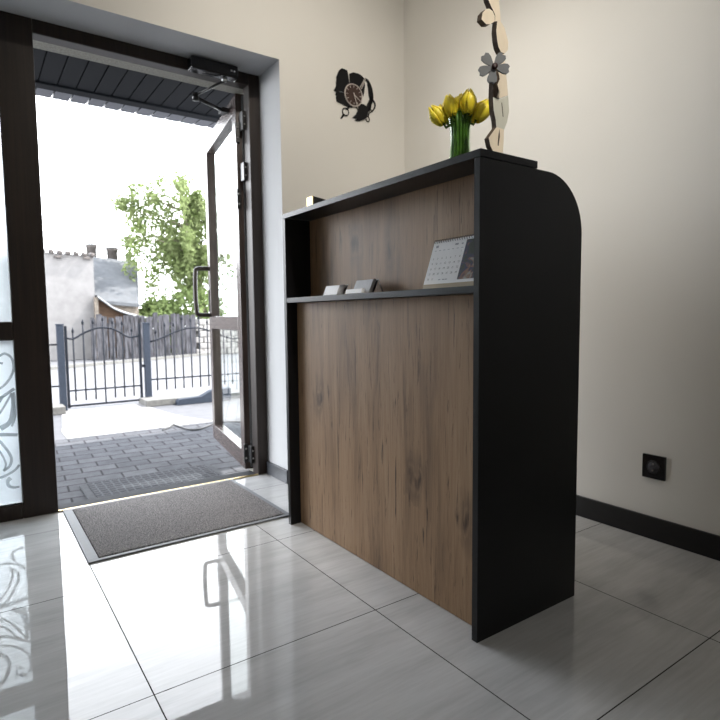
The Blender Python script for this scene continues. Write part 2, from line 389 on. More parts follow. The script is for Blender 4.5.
# baseboards
struct(MB().box((XB-.013, YK, 0), (XB, YD, .082), .002), 'baseboard_right', M['baseboard'], 'black baseboard along the right wall', 'baseboard')
struct(MB().box((OX1, YD-.013, 0), (XB-.013, YD, .07), .002), 'baseboard_entrance', M['baseboard'], 'black baseboard right of the entrance', 'baseboard')
struct(MB().box((OX1-.012, YD-.013, 0), (OX1, YF-.002, .067), .002), 'baseboard_reveal', M['slate_base'], 'dark grey skirting in the door reveal', 'baseboard')

# ------------------------------------------------------------------ entrance frame (trim_1), sidelight (window_1), leaf (door_1)
tr = root('trim_1'); tr['label'] = 'dark brown entrance frame around the open door'; tr['category'] = 'door frame'
Y0, Y1 = YF, YF+.07
MB().box((.145, Y0, 0), (.272, Y1, OZ), .004).build('mullion', M['walnut'], tr)
MB().box((1.192, Y0, 0), (OX1, Y1, OZ), .004).build('jamb', M['walnut'], tr)
MB().box((.272, Y0, 1.955), (1.192, Y1, OZ), .004).build('header', M['walnut'], tr)
MB().box((.272, Y0+.002, .0), (1.192, Y0+.012, .006)).build('threshold_strip', M['brass'], tr, label='thin brass threshold strip')
MB().box((.272, Y0+.012, -.1), (1.192, Y1+.03, .003)).build('sill', M['strip'], tr)
for z in (.10, 1.55, 1.80):
    h = MB().box((1.176, Y0+.046, z-.045), (1.194, Y0+.086, z+.045), .002).build('hinge_plate', M['black_plastic'], tr)
    MB().cyl((1.186, Y0+.044, z-.02), (1.186, Y0+.047, z-.02), .004, 10).cyl((1.186, Y0+.044, z+.02), (1.186, Y0+.047, z+.02), .004, 10).build('screw', M['steel'], h)

wi = root('window_1'); wi['label'] = 'sidelight left of the door with frosted swirl-patterned lower pane'; wi['category'] = 'window'
fr = MB().box((OX0, Y0, 0), (OX0+.07, Y1, OZ), .004).box((OX0+.07, Y0, 1.975), (.145, Y1, OZ), .004)
fr.box((OX0+.07, Y0, .735), (.145, Y1, .81), .004).box((OX0+.07, Y0, 0), (.145, Y1, .062), .004)
fr.build('window_frame', M['walnut'], wi)
MB().box((OX0+.07, Y0+.004, .062), (.145, Y0+.016, .069)).build('glazing_bead', M['black_plastic'], wi)
MB().box((OX0+.071, Y0+.025, .81), (.144, Y0+.031, 1.974)).build('upper_pane', M['frost'], wi)
MB().box((OX0+.071, Y0+.025, .063), (.144, Y0+.031, .734)).build('lower_pane', M['frost'], wi, label='frosted pane with grey swirls')
sw = MB()
S = [([(-.02, .17), (.053, .18), (.08, .181), (.104, .19), (.128, .205), (.141, .222)], .009),
     ([(.086, .206), (.106, .22), (.115, .244), (.11, .273), (.08, .327), (.043, .363), (-.02, .41)], .010),
     ([(.086, .206), (.095, .234), (.078, .285), (.045, .329), (.0, .36)], .007),
     ([(-.06, .365), (.0, .36), (.044, .354), (.085, .355), (.142, .347)], (.02, .012)),
     ([(-.05, .40), (.041, .408), (.068, .424), (.094, .456), (.13, .521)], .008),
     ([(-.05, .46), (.037, .479), (.085, .501), (.14, .538)], (.010, .012)),
     ([(.123, .384), (.138, .432), (.137, .524)], .008), ([(.084, .38), (.118, .404), (.13, .46), (.13, .521)], (.022, .008)),
     ([(-.03, .42), (.039, .438), (.069, .461), (.102, .511)], .006),
     ([(-.04, .50), (.035, .517), (.076, .534), (.114, .563), (.14, .612), (.138, .66), (.115, .682), (.091, .668), (.088, .649), (.106, .643)], .009),
     ([(-.02, .53), (.033, .555), (.056, .581), (.065, .619), (.052, .661), (.026, .69), (-.02, .71)], .016),
     ([(.108, .172), (.098, .161), (.1, .142), (.117, .131), (.138, .131)], (.016, .007)),
     ([(-.36, .20), (-.30, .30), (-.2, .33), (-.12, .27), (-.12, .2), (-.17, .17), (-.21, .21)], .012),
     ([(-.37, .66), (-.28, .55), (-.2, .42), (-.1, .38)], (.02, .008)), ([(-.3, .69), (-.2, .6), (-.1, .56), (-.04, .5)], .01),
     ([(-.37, .4), (-.31, .48), (-.24, .52), (-.16, .5), (-.14, .44), (-.19, .42)], .011)]
for k, (pts, wdt) in enumerate(S):
    sw.ribbon(pts, wdt, Y0+.0225-.00005*k, Y0+.0248)
sw.cylx = None
sw.build('swirl_pattern', M['swirl'], wi, label='grey swirl film pattern')

dr = root('door_1', loc=(1.165, 2.745, 0), rotz=math.radians(80.3)); dr['label'] = 'dark framed glass door leaf standing open outwards'; dr['category'] = 'door'
LW, T = .90, .055   # leaf: local x 0..LW from the hinge, local y -T..0 (0 = inner face)
zb, ztp = .012, 1.945
def lp(n, a, b, m='leaf_foil', par=dr, bev=.003, **k): return MB().box(a, b, bev).build(n, M[m], par, **k)
lp('hinge_stile', (0, -T, zb), (.085, 0, ztp)); lp('lock_stile', (LW-.075, -T, zb), (LW, 0, ztp))
lp('top_rail', (.085, -T, ztp-.085), (LW-.075, 0, ztp)); lp('bottom_rail', (.085, -T, zb), (LW-.075, 0, .105)); lp('middle_rail', (.085, -T, .745), (LW-.075, 0, .825))
lp('upper_glass', (.08, -.036, .82), (LW-.07, -.030, ztp-.08), 'glass', bev=0)
lp('lower_glass', (.08, -.036, .1), (LW-.07, -.030, .75), 'glass', bev=0)
lp('weather_seal', (-.006, -.05, zb+.01), (0, -.03, ztp-.01), 'alu', bev=0, label='silvery edge strip')
lp('lock_plate', (LW-.03, .0, .86), (LW-.012, .004, 1.0), 'black_plastic', bev=0)
for z in (.10, 1.42, 1.75):
    h = lp('hinge', (-.012, -.016, z-.05), (.0, .006, z+.05), 'black_plastic', bev=.002)
    MB().cyl((-.015, -.004, z-.025), (-.011, -.004, z-.025), .005, 10).cyl((-.015, -.004, z+.025), (-.011, -.004, z+.025), .005, 10).build('screw', M['steel'], h)
hd = [(LW-.045, 0, .835), (LW-.045, .075, .838), (LW-.045, .088, .87), (LW-.045, .092, .985), (LW-.045, .088, 1.10), (LW-.045, .075, 1.132), (LW-.045, 0, 1.135)]
MB().tube([tuple(p) for p in smooth2(hd, 5)], .014, 12).build('handle', M['walnut'], dr, label='brown D-shaped pull handle')

# door closer
dc = thing('door_closer', 'black hydraulic door closer on the frame above the open door', 'door closer', (1.0, 2.61, 1.975))
MB().box((-.11, -.03, -.028), (.115, .028, .028), .006).build('closer_body', M['gloss_black'], dc)
MB().cyl((.055, 0, -.028), (.055, 0, -.045), .012, 12).build('spindle', M['steel'], dc)
MB().tube([(.055, 0, -.042), (-.03, .16, -.075)], .006, 8).build('arm', M['black_plastic'], dc, label='upper thin closer arm')
a2 = MB().tube([(-.03, .16, -.085), (.165, .30, -.068)], .009, 8).cyl((-.03, .16, -.10), (-.03, .16, -.065), .016, 12).build('forearm', M['black_plastic'], dc)
MB().box((.15, .28, -.08), (.19, .33, -.055), .003).build('arm_bracket', M['black_plastic'], dc)
for x in (.08, .095):
    MB().cyl((x, -.031, .0), (x, -.029, .0), .005, 10).build('screw', M['steel'], dc)

# ------------------------------------------------------------------ outside: ground, street, eave
ZG = -.12
struct(MB().box((-6, YO-.09, ZG-.1), (9, 4.86, ZG)), 'paving', M['pavers'], 'grey block paving in the eave shade outside the door', 'paving')
struct(MB().box((-6, 4.86, ZG-.1), (9, 6.45, ZG-.004)), 'yard', M['yard'], 'grey concrete yard beside the pale path', 'yard')
pth = [(.59, 4.862), (.59, 5.2), (.63, 5.5), (.70, 6.1), (.76, 6.42), (1.50, 6.42), (1.53, 6.08), (1.56, 5.75), (1.60, 5.45), (1.66, 5.2), (1.74, 5.0), (1.80, 4.862)]
struct(MB().prism(pth, 'z', ZG-.05, ZG), 'path', M['path'], 'pale brick path leading to the gate', 'path')
struct(MB().box((-14, 6.45, ZG-.1), (20, 45, ZG-.01)), 'street', M['street'], 'bright sunlit street beyond the fence', 'street')
a_ = Vector((-2, 10.1)); b_ = Vector((9, 15.7)); n_ = Vector((-(b_-a_).y, (b_-a_).x)).normalized()*.14
struct(MB().prism([tuple(a_), tuple(b_), tuple(b_+n_), tuple(a_+n_)], 'z', ZG-.05, ZG+.05), 'street_kerb', M['kerb'], 'kerb along the far side of the street', 'kerb')
# eave soffit
struct(MB().box((-4, YO, 2.241), (6, 4.11, 2.45)), 'eave', M['soffit'], 'roof overhang above the entrance', 'roof')
sf = MB(); x = -3.99
while x < 5.9:
    sf.box((x+.004, YO+.002, 2.205), (x+.098, 3.845, 2.216), .002); x += .1
struct(sf, 'soffit', M['soffit'], 'anthracite soffit boards under the eave', 'soffit')
struct(MB().box((-4, 3.845, 2.194), (6, 3.93, 2.216), .004), 'eave_trim', M['soffit'], 'dark trim bar under the eave', 'trim')
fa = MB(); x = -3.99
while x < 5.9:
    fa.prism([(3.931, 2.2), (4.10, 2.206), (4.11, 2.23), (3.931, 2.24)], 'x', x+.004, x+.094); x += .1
struct(fa, 'fascia', M['fascia'], 'ribbed fascia, coloured paler as if sky-lit, at the edge of the eave', 'fascia')

# ------------------------------------------------------------------ mats
mt_ = thing('entrance_mat', 'grey-brown carpet mat in an aluminium edging just inside the door', 'doormat', (.675, 2.335, 0))
mm = MB(); X0, X1_, Q0, Q1 = -.388, .375, -.325, .303
mm.box((X0, Q0, .0), (X1_, Q0+.02, .006), .001).box((X0, Q1-.02, .0), (X1_, Q1, .006), .001).box((X0, Q0+.02, 0), (X0+.035, Q1-.02, .006), .001).box((X1_-.02, Q0+.02, 0), (X1_, Q1-.02, .006), .001)
mm.build('edging', M['alu'], mt_, label='aluminium edging')
MB().box((X0+.036, Q0+.021, .0), (X1_-.021, Q1-.021, .009), .002).build('carpet', M['carpet'], mt_)
om = thing('outdoor_mat', 'dark rubber honeycomb mat on the paving outside the threshold', 'doormat', (.84, 3.18, ZG))
MB().box((-.34, -.28, 0), (.33, .24, .014), .003).build('rubber', M['rubber'], om)
MB().box((-.38, -.28, 0), (-.34, .24, .010), .002).build('edge_strip', M['strip'], om); MB().box((.33, -.28, 0), (.37, .24, .010), .002).build('edge_strip', M['strip'], om)
pts = [(1.28, 4.72), (1.36, 4.80), (1.42, 4.90), (1.44, 4.76), (1.47, 4.60), (1.55, 4.57), (1.7, 4.70), (1.85, 4.74), (2.0, 4.62), (2.2, 4.66), (2.5, 4.8)]
cb_ = MB().tube([(p[0], p[1], ZG+.007) for p in smooth2(pts, 6)], .007, 6).build('cable', M['cable'])
cb_['label'] = 'thin dark cable lying loose across the paving by the open door'; cb_['category'] = 'cable'

# ------------------------------------------------------------------ yard fence and gate
YG = 6.4
def bar(mb, x, z0, z1, r=.008, spear=True):
    mb.tube([(x, 0, z0), (x, 0, z1)], r, 6)
    if spear: mb.tube([(x, 0, z1-.01), (x, 0, z1+.012), (x, 0, z1+.05)], [.008, .013, .001], 6)
gt = thing('garden_gate', 'low black wrought-iron gate with a wavy top rail between two posts', 'gate', (.80, YG, 0))
MB().box((-.004, -.012, ZG+.02), (.02, .012, .745)).build('stile', M['iron'], gt)
MB().box((.715, -.012, ZG+.02), (.739, .012, .76)).build('stile', M['iron'], gt)
top = [(.02, .62), (.08, .613), (.17, .665), (.26, .705), (.345, .722), (.44, .712), (.52, .675), (.60, .622), (.66, .612), (.715, .625)]
MB().tube([(p[0], 0, p[1]) for p in smooth2(top, 4)], .010, 8).build('top_rail', M['iron'], gt)
MB().box((.02, -.007, .070), (.715, .007, .086)).build('middle_rail', M['iron'], gt)
MB().box((.02, -.010, ZG+.03), (.715, .010, ZG+.05)).build('bottom_rail', M['iron'], gt)
def zat(x): 
    for (x0, z0), (x1, z1) in zip(top, top[1:]):
        if x0 <= x <= x1: return z0+(z1-z0)*(x-x0)/(x1-x0)
    return .62
for i in range(7):
    x = .075+i*.0955
    k = MB(); bar(k, x, ZG+.04 if i == 3 else -.03, zat(x)+(.10 if i in (1, 5) else .065) if i != 3 else .07, spear=(i != 3)); k.build('bar', M['iron'], gt)
    if i == 3:
        k = MB(); bar(k, x, .03, .80); k.build('bar', M['iron'], gt)
for (x, lab) in ((.757, 'blue-grey square steel post at the hinge side, left of the gate'), (1.60, 'blue-grey square steel post at the latch side, right of the gate')):
    p = thing('gate_post', lab, 'post', (x, YG, -.0555 if x > 1 else ZG)); ht = .811 if x > 1 else .875
    MB().box((-.032, -.032, 0), (.032, .032, ht), .003).build('post_shaft', M['post'], p); MB().box((-.036, -.036, ht), (.036, .036, ht+.013), .003).build('post_cap', M['post'], p)
MB().box((-.055, -.01, .335), (-.032, .01, .365)).build('latch', M['iron'], p)
def fence(name, lab, x0, x1, rails, n, hump, first):
    t_ = thing(name, lab, 'fence', (x0, YG, 0)); L = x1-x0
    if hump:
        P = [(u*L/24, .555+.145*math.sin(PI*min(1, (u*L/24)/.98))**1.5 if u*L/24 < .98 else .555+.145*abs(math.sin(PI*(u*L/24)/.98))**1.5) for u in range(25)]
    else: P = [(0, .559), (L, .559)]
    MB().tube([(p[0], 0, p[1]) for p in P], .009, 8).build('top_rail', M['iron'], t_)
    MB().box((0, -.007, .127), (L, .007, .143)).build('lower_rail', M['iron'], t_)
    for i in range(n):
        x = first+i*.098
        if x > L: break
        z = .0
        for (a0, b0), (a1, b1) in zip(P, P[1:]):
            if a0 <= x <= a1: z = b0+(b1-b0)*(x-a0)/(a1-a0)
        k = MB(); bar(k, x, .01, z+(.12 if i % 2 else .08)); k.build('bar', M['iron'], t_)
fence('iron_fence', 'black wrought-iron fence panel with arched top rail right of the gate', 1.632, 3.60, None, 20, True, .07)
fence('iron_fence', 'plain black iron fence panel left of the gate', -.6, .725, None, 13, False, .06)
k1 = MB().box((-.62, 6.16, ZG), (.745, 6.43, -.045), .004).build('fence_plinth', M['kerb']); k1['label'] = 'concrete plinth under the fence panel left of the gate'; k1['category'] = 'plinth'
k2 = MB().box((1.50, 6.10, ZG), (3.7, 6.43, -.055), .004).build('fence_plinth', M['kerb']); k2['label'] = 'long concrete plinth under the arched fence panel'; k2['category'] = 'plinth'
k3 = MB().prism([(1.80, -.12), (1.80, -.085), (1.82, -.06), (2.06, -.05), (2.18, .01), (2.4, .02), (2.4, -.12)], 'y', 6.0, 6.09).build('metal_gutter', M['post']); k3['label'] = 'dark blue-grey metal piece lying against the plinth by the open door'; k3['category'] = 'gutter'

# ------------------------------------------------------------------ far side of the street
hs = thing('house', 'pale rough-plastered house with slate lean-to roof across the street', 'house', (1.0, 14.2, ZG))
MB().prism([(-6, 0), (1.44, 0), (1.44, 2.37), (-6, 2.70)], 'y', 0, 4).build('wall', M['house'], hs)
rt = MB()
for i in range(46):
    x = -6+i*.165; z = 2.70-.0444*(x+6)
    rt.tube([(x, -.10, z+.01), (x, .2, z+.05)], .05, 8)
rt.build('roof_tile_edge', M['chimney'], hs)
for (x) in (.72, 1.30):
    MB().box((x-.07, -.09, 2.29), (x+.07, -.005, 2.345)).build('bracket', M['chimney'], hs)
rf = MB(); bm = rf.bm
q = [(1.46, .1, 1.37), (2.45, .1, 1.28), (2.98, 2.3, 2.495), (1.46, 2.3, 2.62)]
f0 = [bm.verts.new(p) for p in q]; f1_ = [bm.verts.new((p[0], p[1], p[2]-.08)) for p in q]
bm.faces.new(f0); bm.faces.new(f1_[::-1])
for i in range(4): bm.faces.new((f0[i], f1_[i], f1_[(i+1) % 4], f0[(i+1) % 4]))
bmesh.ops.recalc_face_normals(bm, faces=bm.faces[:])
rf.build('slate_roof', M['slate'], hs)
MB().box((1.46, .25, 0), (2.46, .45, 1.30)).build('lean_to_wall', M['bark'], hs)
MB().prism([(1.55, 1.0), (2.9, 1.0), (2.9, 2.42), (1.55, 2.55)], 'y', 2.35, 2.6).build('back_wall', M['house'], hs)
for (x, z, r_) in ((1.83, 2.90, .13), (2.35, 2.84, .145)):
    c = MB().lathe([(r_, 0), (r_, .32), (r_*1.15, .33), (r_*1.15, .38), (r_*.95, .39)], (x, 2.45, z-.39), 14).build('chimney', M['chimney'], hs)
    MB().lathe([(r_*1.2, 0), (r_*1.2, .03)], (x, 2.45, z), 12).build('chimney_cap', M['slate'], c)
MB().box((2.72, 2.5, 2.4), (2.86, 2.6, 2.72)).build('chimney', M['slate'], hs)

sh = thing('shed_canopy', 'weathered brown lean-to shed with a sagging pale sheet roof', 'shed', (2.5, 13.95, ZG))
MB().prism([(-.1, 0), (1.2, 0), (1.0, .90), (.62, .98), (.30, 1.12), (.08, 1.32), (-.1, 1.38)], 'y', .12, .2).build('gable', M['brown'], sh)
MB().box((-.12, -.02, 0), (-.04, .06, 1.42)).build('post', M['bark'], sh)
tp = MB(); P = smooth2([(-.05, 1.47), (.10, 1.35), (.30, 1.2), (.60, 1.08), (1.0, .97), (1.35, .93)], 4); bm = tp.bm
rows = [[bm.verts.new((p[0]-dx, y, p[1]-dz)) for p in P] for (y, dx, dz) in ((-.15, .02, .04), (-.05, .01, .01), (.1, 0, 0), (.5, 0, -.02))]
bot = [[bm.verts.new((v.co.x, v.co.y, v.co.z-.02)) for v in r] for r in rows]
for A_ in (rows, bot):
    for r0, r1 in zip(A_, A_[1:]):
        for i in range(len(P)-1): bm.faces.new((r0[i], r0[i+1], r1[i+1], r1[i]))
for i in range(len(P)-1):
    bm.faces.new((rows[0][i], rows[0][i+1], bot[0][i+1], bot[0][i])); bm.faces.new((rows[-1][i], rows[-1][i+1], bot[-1][i+1], bot[-1][i]))
bmesh.ops.recalc_face_normals(bm, faces=bm.faces[:])
tp.build('sheet_roof', M['tarp'], sh)

wf = thing('plank_fence', 'tall weathered grey plank fence across the street', 'fence', (2.22, 13.6, ZG))
x = 0; i = 0
while x < 2.28:
    wdt = random.uniform(.09, .145); h = .99+.02*x+random.uniform(-.05, .05)
    MB().prism([(x, 0), (x+wdt, 0), (x+wdt, h-random.uniform(0, .03)), (x+wdt*.5, h), (x, h-random.uniform(0, .04))], 'y', random.uniform(0, .01), .03).build('plank', M['weathered'], wf)
    x += wdt+random.choice((.008, .012, .03)); i += 1
MB().box((0, .03, .75), (2.3, .06, .83)).build('fence_rail', M['weathered'], wf); MB().box((0, .03, .2), (2.3, .06, .28)).build('fence_rail', M['weathered'], wf)
st = MB()
for r in range(6):
    for k in range(7):
        x = .0+k*.2+(.1 if r % 2 else 0); st.box((x, random.uniform(0, .03), r*.15), (x+.185, .4, r*.15+.14), .02)
st = st.build('stone_wall', M['stone']); st.location = (4.62, 13.7, ZG); st['label'] = 'low pale stone wall at the right end of the plank fence'; st['category'] = 'wall'

# foliage: thousands of small leaf blades in one mesh
def leaves(pts, size, rnd):
    mb = MB(); bm = mb.bm
    for p in pts:
        s = size*rnd.uniform(.6, 1.3); d = Vector((rnd.gauss(0, 1), rnd.gauss(0, 1), rnd.gauss(-.6, 1))).normalized(); n = d.orthogonal().normalized()
        n = Matrix.Rotation(rnd.uniform(0, 6.28), 3, d) @ n; p = Vector(p)
        v = [bm.verts.new(p), bm.verts.new(p+d*s*.5+n*s*.32), bm.verts.new(p+d*s), bm.verts.new(p+d*s*.5-n*s*.32)]
        bm.faces.new(v)
    return mb
rnd = random.Random(3)
tree = thing('birch_tree', 'weeping birch with loose pale green hanging foliage across the street', 'tree', (5.35, 15.3, ZG))
P = [(0, 0, 0), (.02, 0, 1.2), (-.1, 0, 2.2), (-.25, .05, 3.2), (-.45, 0, 4.1)]
MB().tube(P, [.13, .11, .085, .06, .03], 10).build('trunk', M['bark'], tree)
bm_ = MB(); tips = []
for i in range(26):
    z0 = rnd.uniform(2.0, 4.1); ang = rnd.uniform(0, 2*PI); L = rnd.uniform(.6, 1.7)*(1.15 if math.cos(ang) < 0 else .8)
    s0 = Vector((-.12-.1*(z0-2), 0, z0)); e0 = s0+Vector((math.cos(ang)*L, math.sin(ang)*L*.7, rnd.uniform(.1, .7)*min(1, (4.9-z0))))
    md = (s0+e0)/2+Vector((0, 0, .15)); bm_.tube([tuple(s0), tuple(md), tuple(e0)], [.035, .02, .008], 6)
    tips += [s0.lerp(md, rnd.random()) if k % 3 == 0 else md.lerp(e0, rnd.random()) for k in range(8)]
bm_.build('branches', M['bark'], tree)
lf = []
def strand(x, y, z, L, n, sp):
    for k in range(n):
        u = rnd.random(); lf.append((x+rnd.gauss(0, sp)*(1-.4*u), y+rnd.gauss(0, sp), z-u*L))
for tpt in tips: 
    if rnd.random() < .92: strand(tpt.x, tpt.y, tpt.z+.08, rnd.uniform(.3, 1.4), 85, .10)
for (x, z, L) in ((-2.05, 4.05, .35), (-1.9, 4.05, .3), (-1.75, 4.0, .3), (-1.72, 3.3, 1.1), (-1.5, 3.9, .7), (-1.45, 2.3, 1.1), (-1.4, 2.2, .9), (-1.2, 2.3, 1.2), (-.95, 2.6, 1.4), (-.7, 2.4, 1.3), (-.5, 2.6, 1.5), (-.3, 2.7, 1.4), (-.6, 3.3, 1.2), (-.15, 3.3, 1.4), (-1.0, 3.2, .8), (-1.75, 4.35, .4), (-1.35, 4.5, .6), (-1.05, 4.75, .8), (-.8, 4.7, .9), (-.5, 4.85, 1.0), (-.2, 4.75, 1.1), (-1.2, 4.1, 1.0), (-.9, 3.9, 1.0), (.2, 4.6, 1.2), (-.35, 4.2, 1.2), (-1.55, 3.6, .9), (-1.25, 3.0, 1.1)):
    strand(x, rnd.uniform(-.2, .2), z, L, 150, .11)
leaves(lf, .10, rnd).build('foliage', M['leaf'], tree)
def bush(x, y, rx, rz, label):
    o = thing('bush', label, 'bush', (x, y, ZG)); pts = []
    for _ in range(4200):
        th = rnd.uniform(0, 2*PI); ph = math.acos(rnd.uniform(-1, 1)); r = rnd.uniform(.75, 1.03)*(1+.12*math.sin(5*th+3*ph))
        pts.append((rx*r*math.sin(ph)*math.cos(th), .6*rx*r*math.sin(ph)*math.sin(th), rz+rz*r*math.cos(ph)))
    leaves(pts, .11, rnd).build('foliage', M['bush'], o)
    k = MB()
    for i in range(6): k.tube([(0, 0, 0), (rnd.uniform(-.3, .3)*rx, 0, rz*.7), (rnd.uniform(-.7, .7)*rx, rnd.uniform(-.3, .3)*rx, rz*1.4)], [.03, .02, .008], 6)
    k.build('stems', M['bark'], o)
bush(4.05, 14.9, .62, .72, 'dense green bush behind the plank fence, nearest the shed canopy')
bush(5.05, 14.9, .85, .86, 'larger bright green bush under the birch, behind the right end of the plank fence')

# ------------------------------------------------------------------ reception desk
dk = thing('reception_desk', 'tall black reception desk with rustic oak front standing on the tiles', 'reception desk', (1.0, .935, 0))
def panel(y0, y1):
    R, cx_, cz_, zt = .15, .405-.15, 1.187-.15, 1.187
    P = [(0, 0), (.405, 0)]+[(cx_+R*math.cos(a), cz_+R*math.sin(a)) for a in [PI/2*k/14 for k in range(15)]]+[(0, zt)]
    return MB().prism(P, 'y', y0, y1)
panel(0, .018).build('side_panel', M['black_board'], dk); panel(.985, 1.003).build('side_panel', M['black_board'], dk)
MB().box((0, -.002, 1.188), (.208, 1.005, 1.206), .0008).build('top_board', M['black_board'], dk)
MB().box((0.001, .0185, .871), (.108, .9845, .889), .0008).build('shelf', M['black_board'], dk)
MB().box((.045, .0185, .002), (.063, .9845, .870)).build('front_panel', M['oak'], dk, label='rustic oak front panel')
MB().box((.108, .0185, .8), (.124, .9845, 1.187)).build('recess_panel', M['oak'], dk, label='oak back of the open shelf')
MB().box((.064, .0185, .735), (.40, .9845, .76)).build('worktop', M['black_board'], dk)

# calendar
cal = thing('desk_calendar', 'white spiral desk calendar with a photo strip on the desk shelf', 'calendar', (1.028, .962, .8895))
W = .208; lean = math.atan2(.042, .118); HH = .126
def calp(name, mb, m, par=cal, **k):
    o = mb.build(name, m, par, **k); return o
fr = bpy.data.objects.new('leaning_pages', None)
def leanpt(u, h, d=0):  # u along y, h up the page, d out of page toward the viewer
    s_, c_ = math.sin(lean), math.cos(lean); return (.006+h*s_-d*c_, u, .012+h*c_+d*s_)
def leanbox(mb, u0, u1, h0, h1, d0, d1):
    bm = mb.bm; v = [bm.verts.new(leanpt(u, h, d)) for d in (d0, d1) for (u, h) in ((u0, h0), (u1, h0), (u1, h1), (u0, h1))]
    for f in ((0, 1, 2, 3), (7, 6, 5, 4), (0, 4, 5, 1), (1, 5, 6, 2), (2, 6, 7, 3), (3, 7, 4, 0)): bm.faces.new([v[i] for i in f])
    bmesh.ops.recalc_face_normals(bm, faces=bm.faces[:]); return mb
page = calp('page', leanbox(MB(), 0, W, 0, HH, 0, .0025), M['paper'], label='white month page')
leanbox(MB(), .0035, .082, .008, HH-.008, .0026, .003).build('photo', M['print'], page, label='dark photo strip')
MB().prism([(.002, 0), (.060, 0), (.060, .003), (.006, .0125), (.003, .0125)], 'y', -.001, W+.001).build('stand_base', M['card_beige'], cal, label='beige cardboard foot')
bk = MB(); bm = bk.bm
tz = leanpt(0, HH)[2]; tx = leanpt(0, HH)[0]
bk.prism([(tx+.002, tz), (tx+.004, tz), (.062, .003), (.059, .003)], 'y', 0, W).build('stand_back', M['card_beige'], cal)
for k in range(24):
    u = .004+k*(W-.008)/23; c0 = Vector(leanpt(u, HH-.001, .001)); pp = [(c0.x+.005*math.cos(a), u, c0.z+.005*math.sin(a)) for a in [2*PI*j/10 for j in range(11)]]
    MB().tube(pp, .0009, 5).build('ring', M['ink'], cal)
def text_mesh(txt, size):
    cu = bpy.data.curves.new('t', 'FONT'); cu.body = txt; cu.size = size; cu.align_x = 'CENTER'; cu.align_y = 'CENTER'
    o = bpy.data.objects.new('t', cu); me = o.to_mesh() if False else None
    C.objects.link(o); bpy.context.view_layer.update()
    ev = o.evaluated_get(bpy.context.evaluated_depsgraph_get()); me = bpy.data.meshes.new_from_object(ev)
    data = ([v.co.copy() for v in me.vertices], [list(p.vertices) for p in me.polygons])
    bpy.data.objects.remove(o); bpy.data.curves.remove(cu); bpy.data.meshes.remove(me); return data
nm = MB()
def put(txt, size, u, h, mb):
    vs_, fs_ = text_mesh(txt, size); V = [mb.bm.verts.new(leanpt(u-v.x, h+v.y, .0028)) for v in vs_]
    for f in fs_:
        try: mb.bm.faces.new([V[i] for i in f])
        except ValueError: pass
day = 1
for r in range(6):
    for c in range(7):
        if r == 0 and c < 6: continue
        if day > 31: break
        put(str(day), .0078, W-.014-c*.0168, .088-r*.0148, nm); day += 1
nm.build('date_numbers', M['ink'], page, label='dark printed day numbers')
for (u, u1, h, h1) in ((W-.022, W-.012, .106, .113), (.110, .122, .107, .112), (.092, .098, .107, .111), (.12, .128, .010, .0125), (.13, .138, .010, .0125), (.145, .153, .010, .0125)):
    leanbox(MB(), u, u1, h, h1, .0026, .0029).build('print_mark', M['ink_light'], page)
for c in range(7): leanbox(MB(), W-.018-c*.0168, W-.011-c*.0168, .0965, .098, .0026, .0029).build('weekday_mark', M['ink_light'], page)

# card holders with cards
def holder(label, cl, y, kind):
    h = thing('card_holder', label, 'card holder', (1.022, y, .8895))
    if kind == 0:
        MB().box((-.002, -.046, 0), (.045, .046, .002)).build('base', M['black_plastic'], h)
        MB().prism([(.028, .002), (.031, .002), (.048, .036), (.045, .036)], 'y', -.046, .046).build('back_plate', M['black_plastic'], h)
        MB().tube([(.0, -.046, .002), (.046, -.049, .036)], .0013, 6).build('wire', M['steel'], h, label='silver wire support')
    else:
        MB().box((-.002, -.046, 0), (.050, .046, .002)).build('base', M['black_plastic'], h)
        MB().prism([(.030, .002), (.034, .002), (.056, .044), (.052, .044)], 'y', -.050, .050).build('back_plate', M['black_plastic'], h)
        for sy_ in (-.051, .051): MB().tube([(.052, sy_, .044), (.073, sy_, .001)], .0013, 6).build('wire', M['steel'], h, label='silver wire support')
holder('small black holder of fanned white cards, left of the two on the desk shelf', 0, 1.645, 0)
holder('small black wire card holder nearer the calendar, with a grey card behind', 1, 1.485, 1)
def cards(name, label, y, pr, m, a, b):
    o = MB().prism(pr, 'y', a, b).build(name, m); o.location = (1.022, y, .8895); o['label'] = label; o['category'] = 'cards'
    return o
c1 = MB()
for k in range(7):
    dz = .002*k; sh_ = random.uniform(-.004, .004)
    c1.prism([(.001+.0037*k, .0025), (.0042+.0037*k, .0025), (.0185+.0037*k, .034+dz*.1), (.0153+.0037*k, .034+dz*.1)], 'y', -.044+sh_, .044+sh_)
c1 = c1.build('card_stack', M['paper']); c1.location = (1.022, 1.645, .8895); c1['label'] = 'fanned stack of white cards in the left card holder'; c1['category'] = 'cards'
c2 = cards('card_stack', 'low white stack of cards at the front of the wire holder', 1.50, [(.0, .0025), (.012, .0025), (.016, .016), (.004, .016)], M['paper'], -.045, .045)
c3 = cards('card_stack', 'grey-white card leaning upright behind the low stack in the wire holder', 1.485, [(.0165, .0025), (.029, .0025), (.048, .045), (.0365, .045)], M['card_grey'], -.047, .047)

# dark box on top
bx_ = thing('small_box', 'small dark flat box with a shiny end on the far end of the desk top', 'box', (1.02, 1.765, 1.2065))
MB().prism([(.004, 0), (.095, 0), (.095, .024), (.004, .036)], 'y', -.02, .02).build('body', M['black_plastic'], bx_)
MB().box((0, -.021, 0), (.004, .021, .037), .001).build('end_plate', M['brass'], bx_, label='shiny end plate')

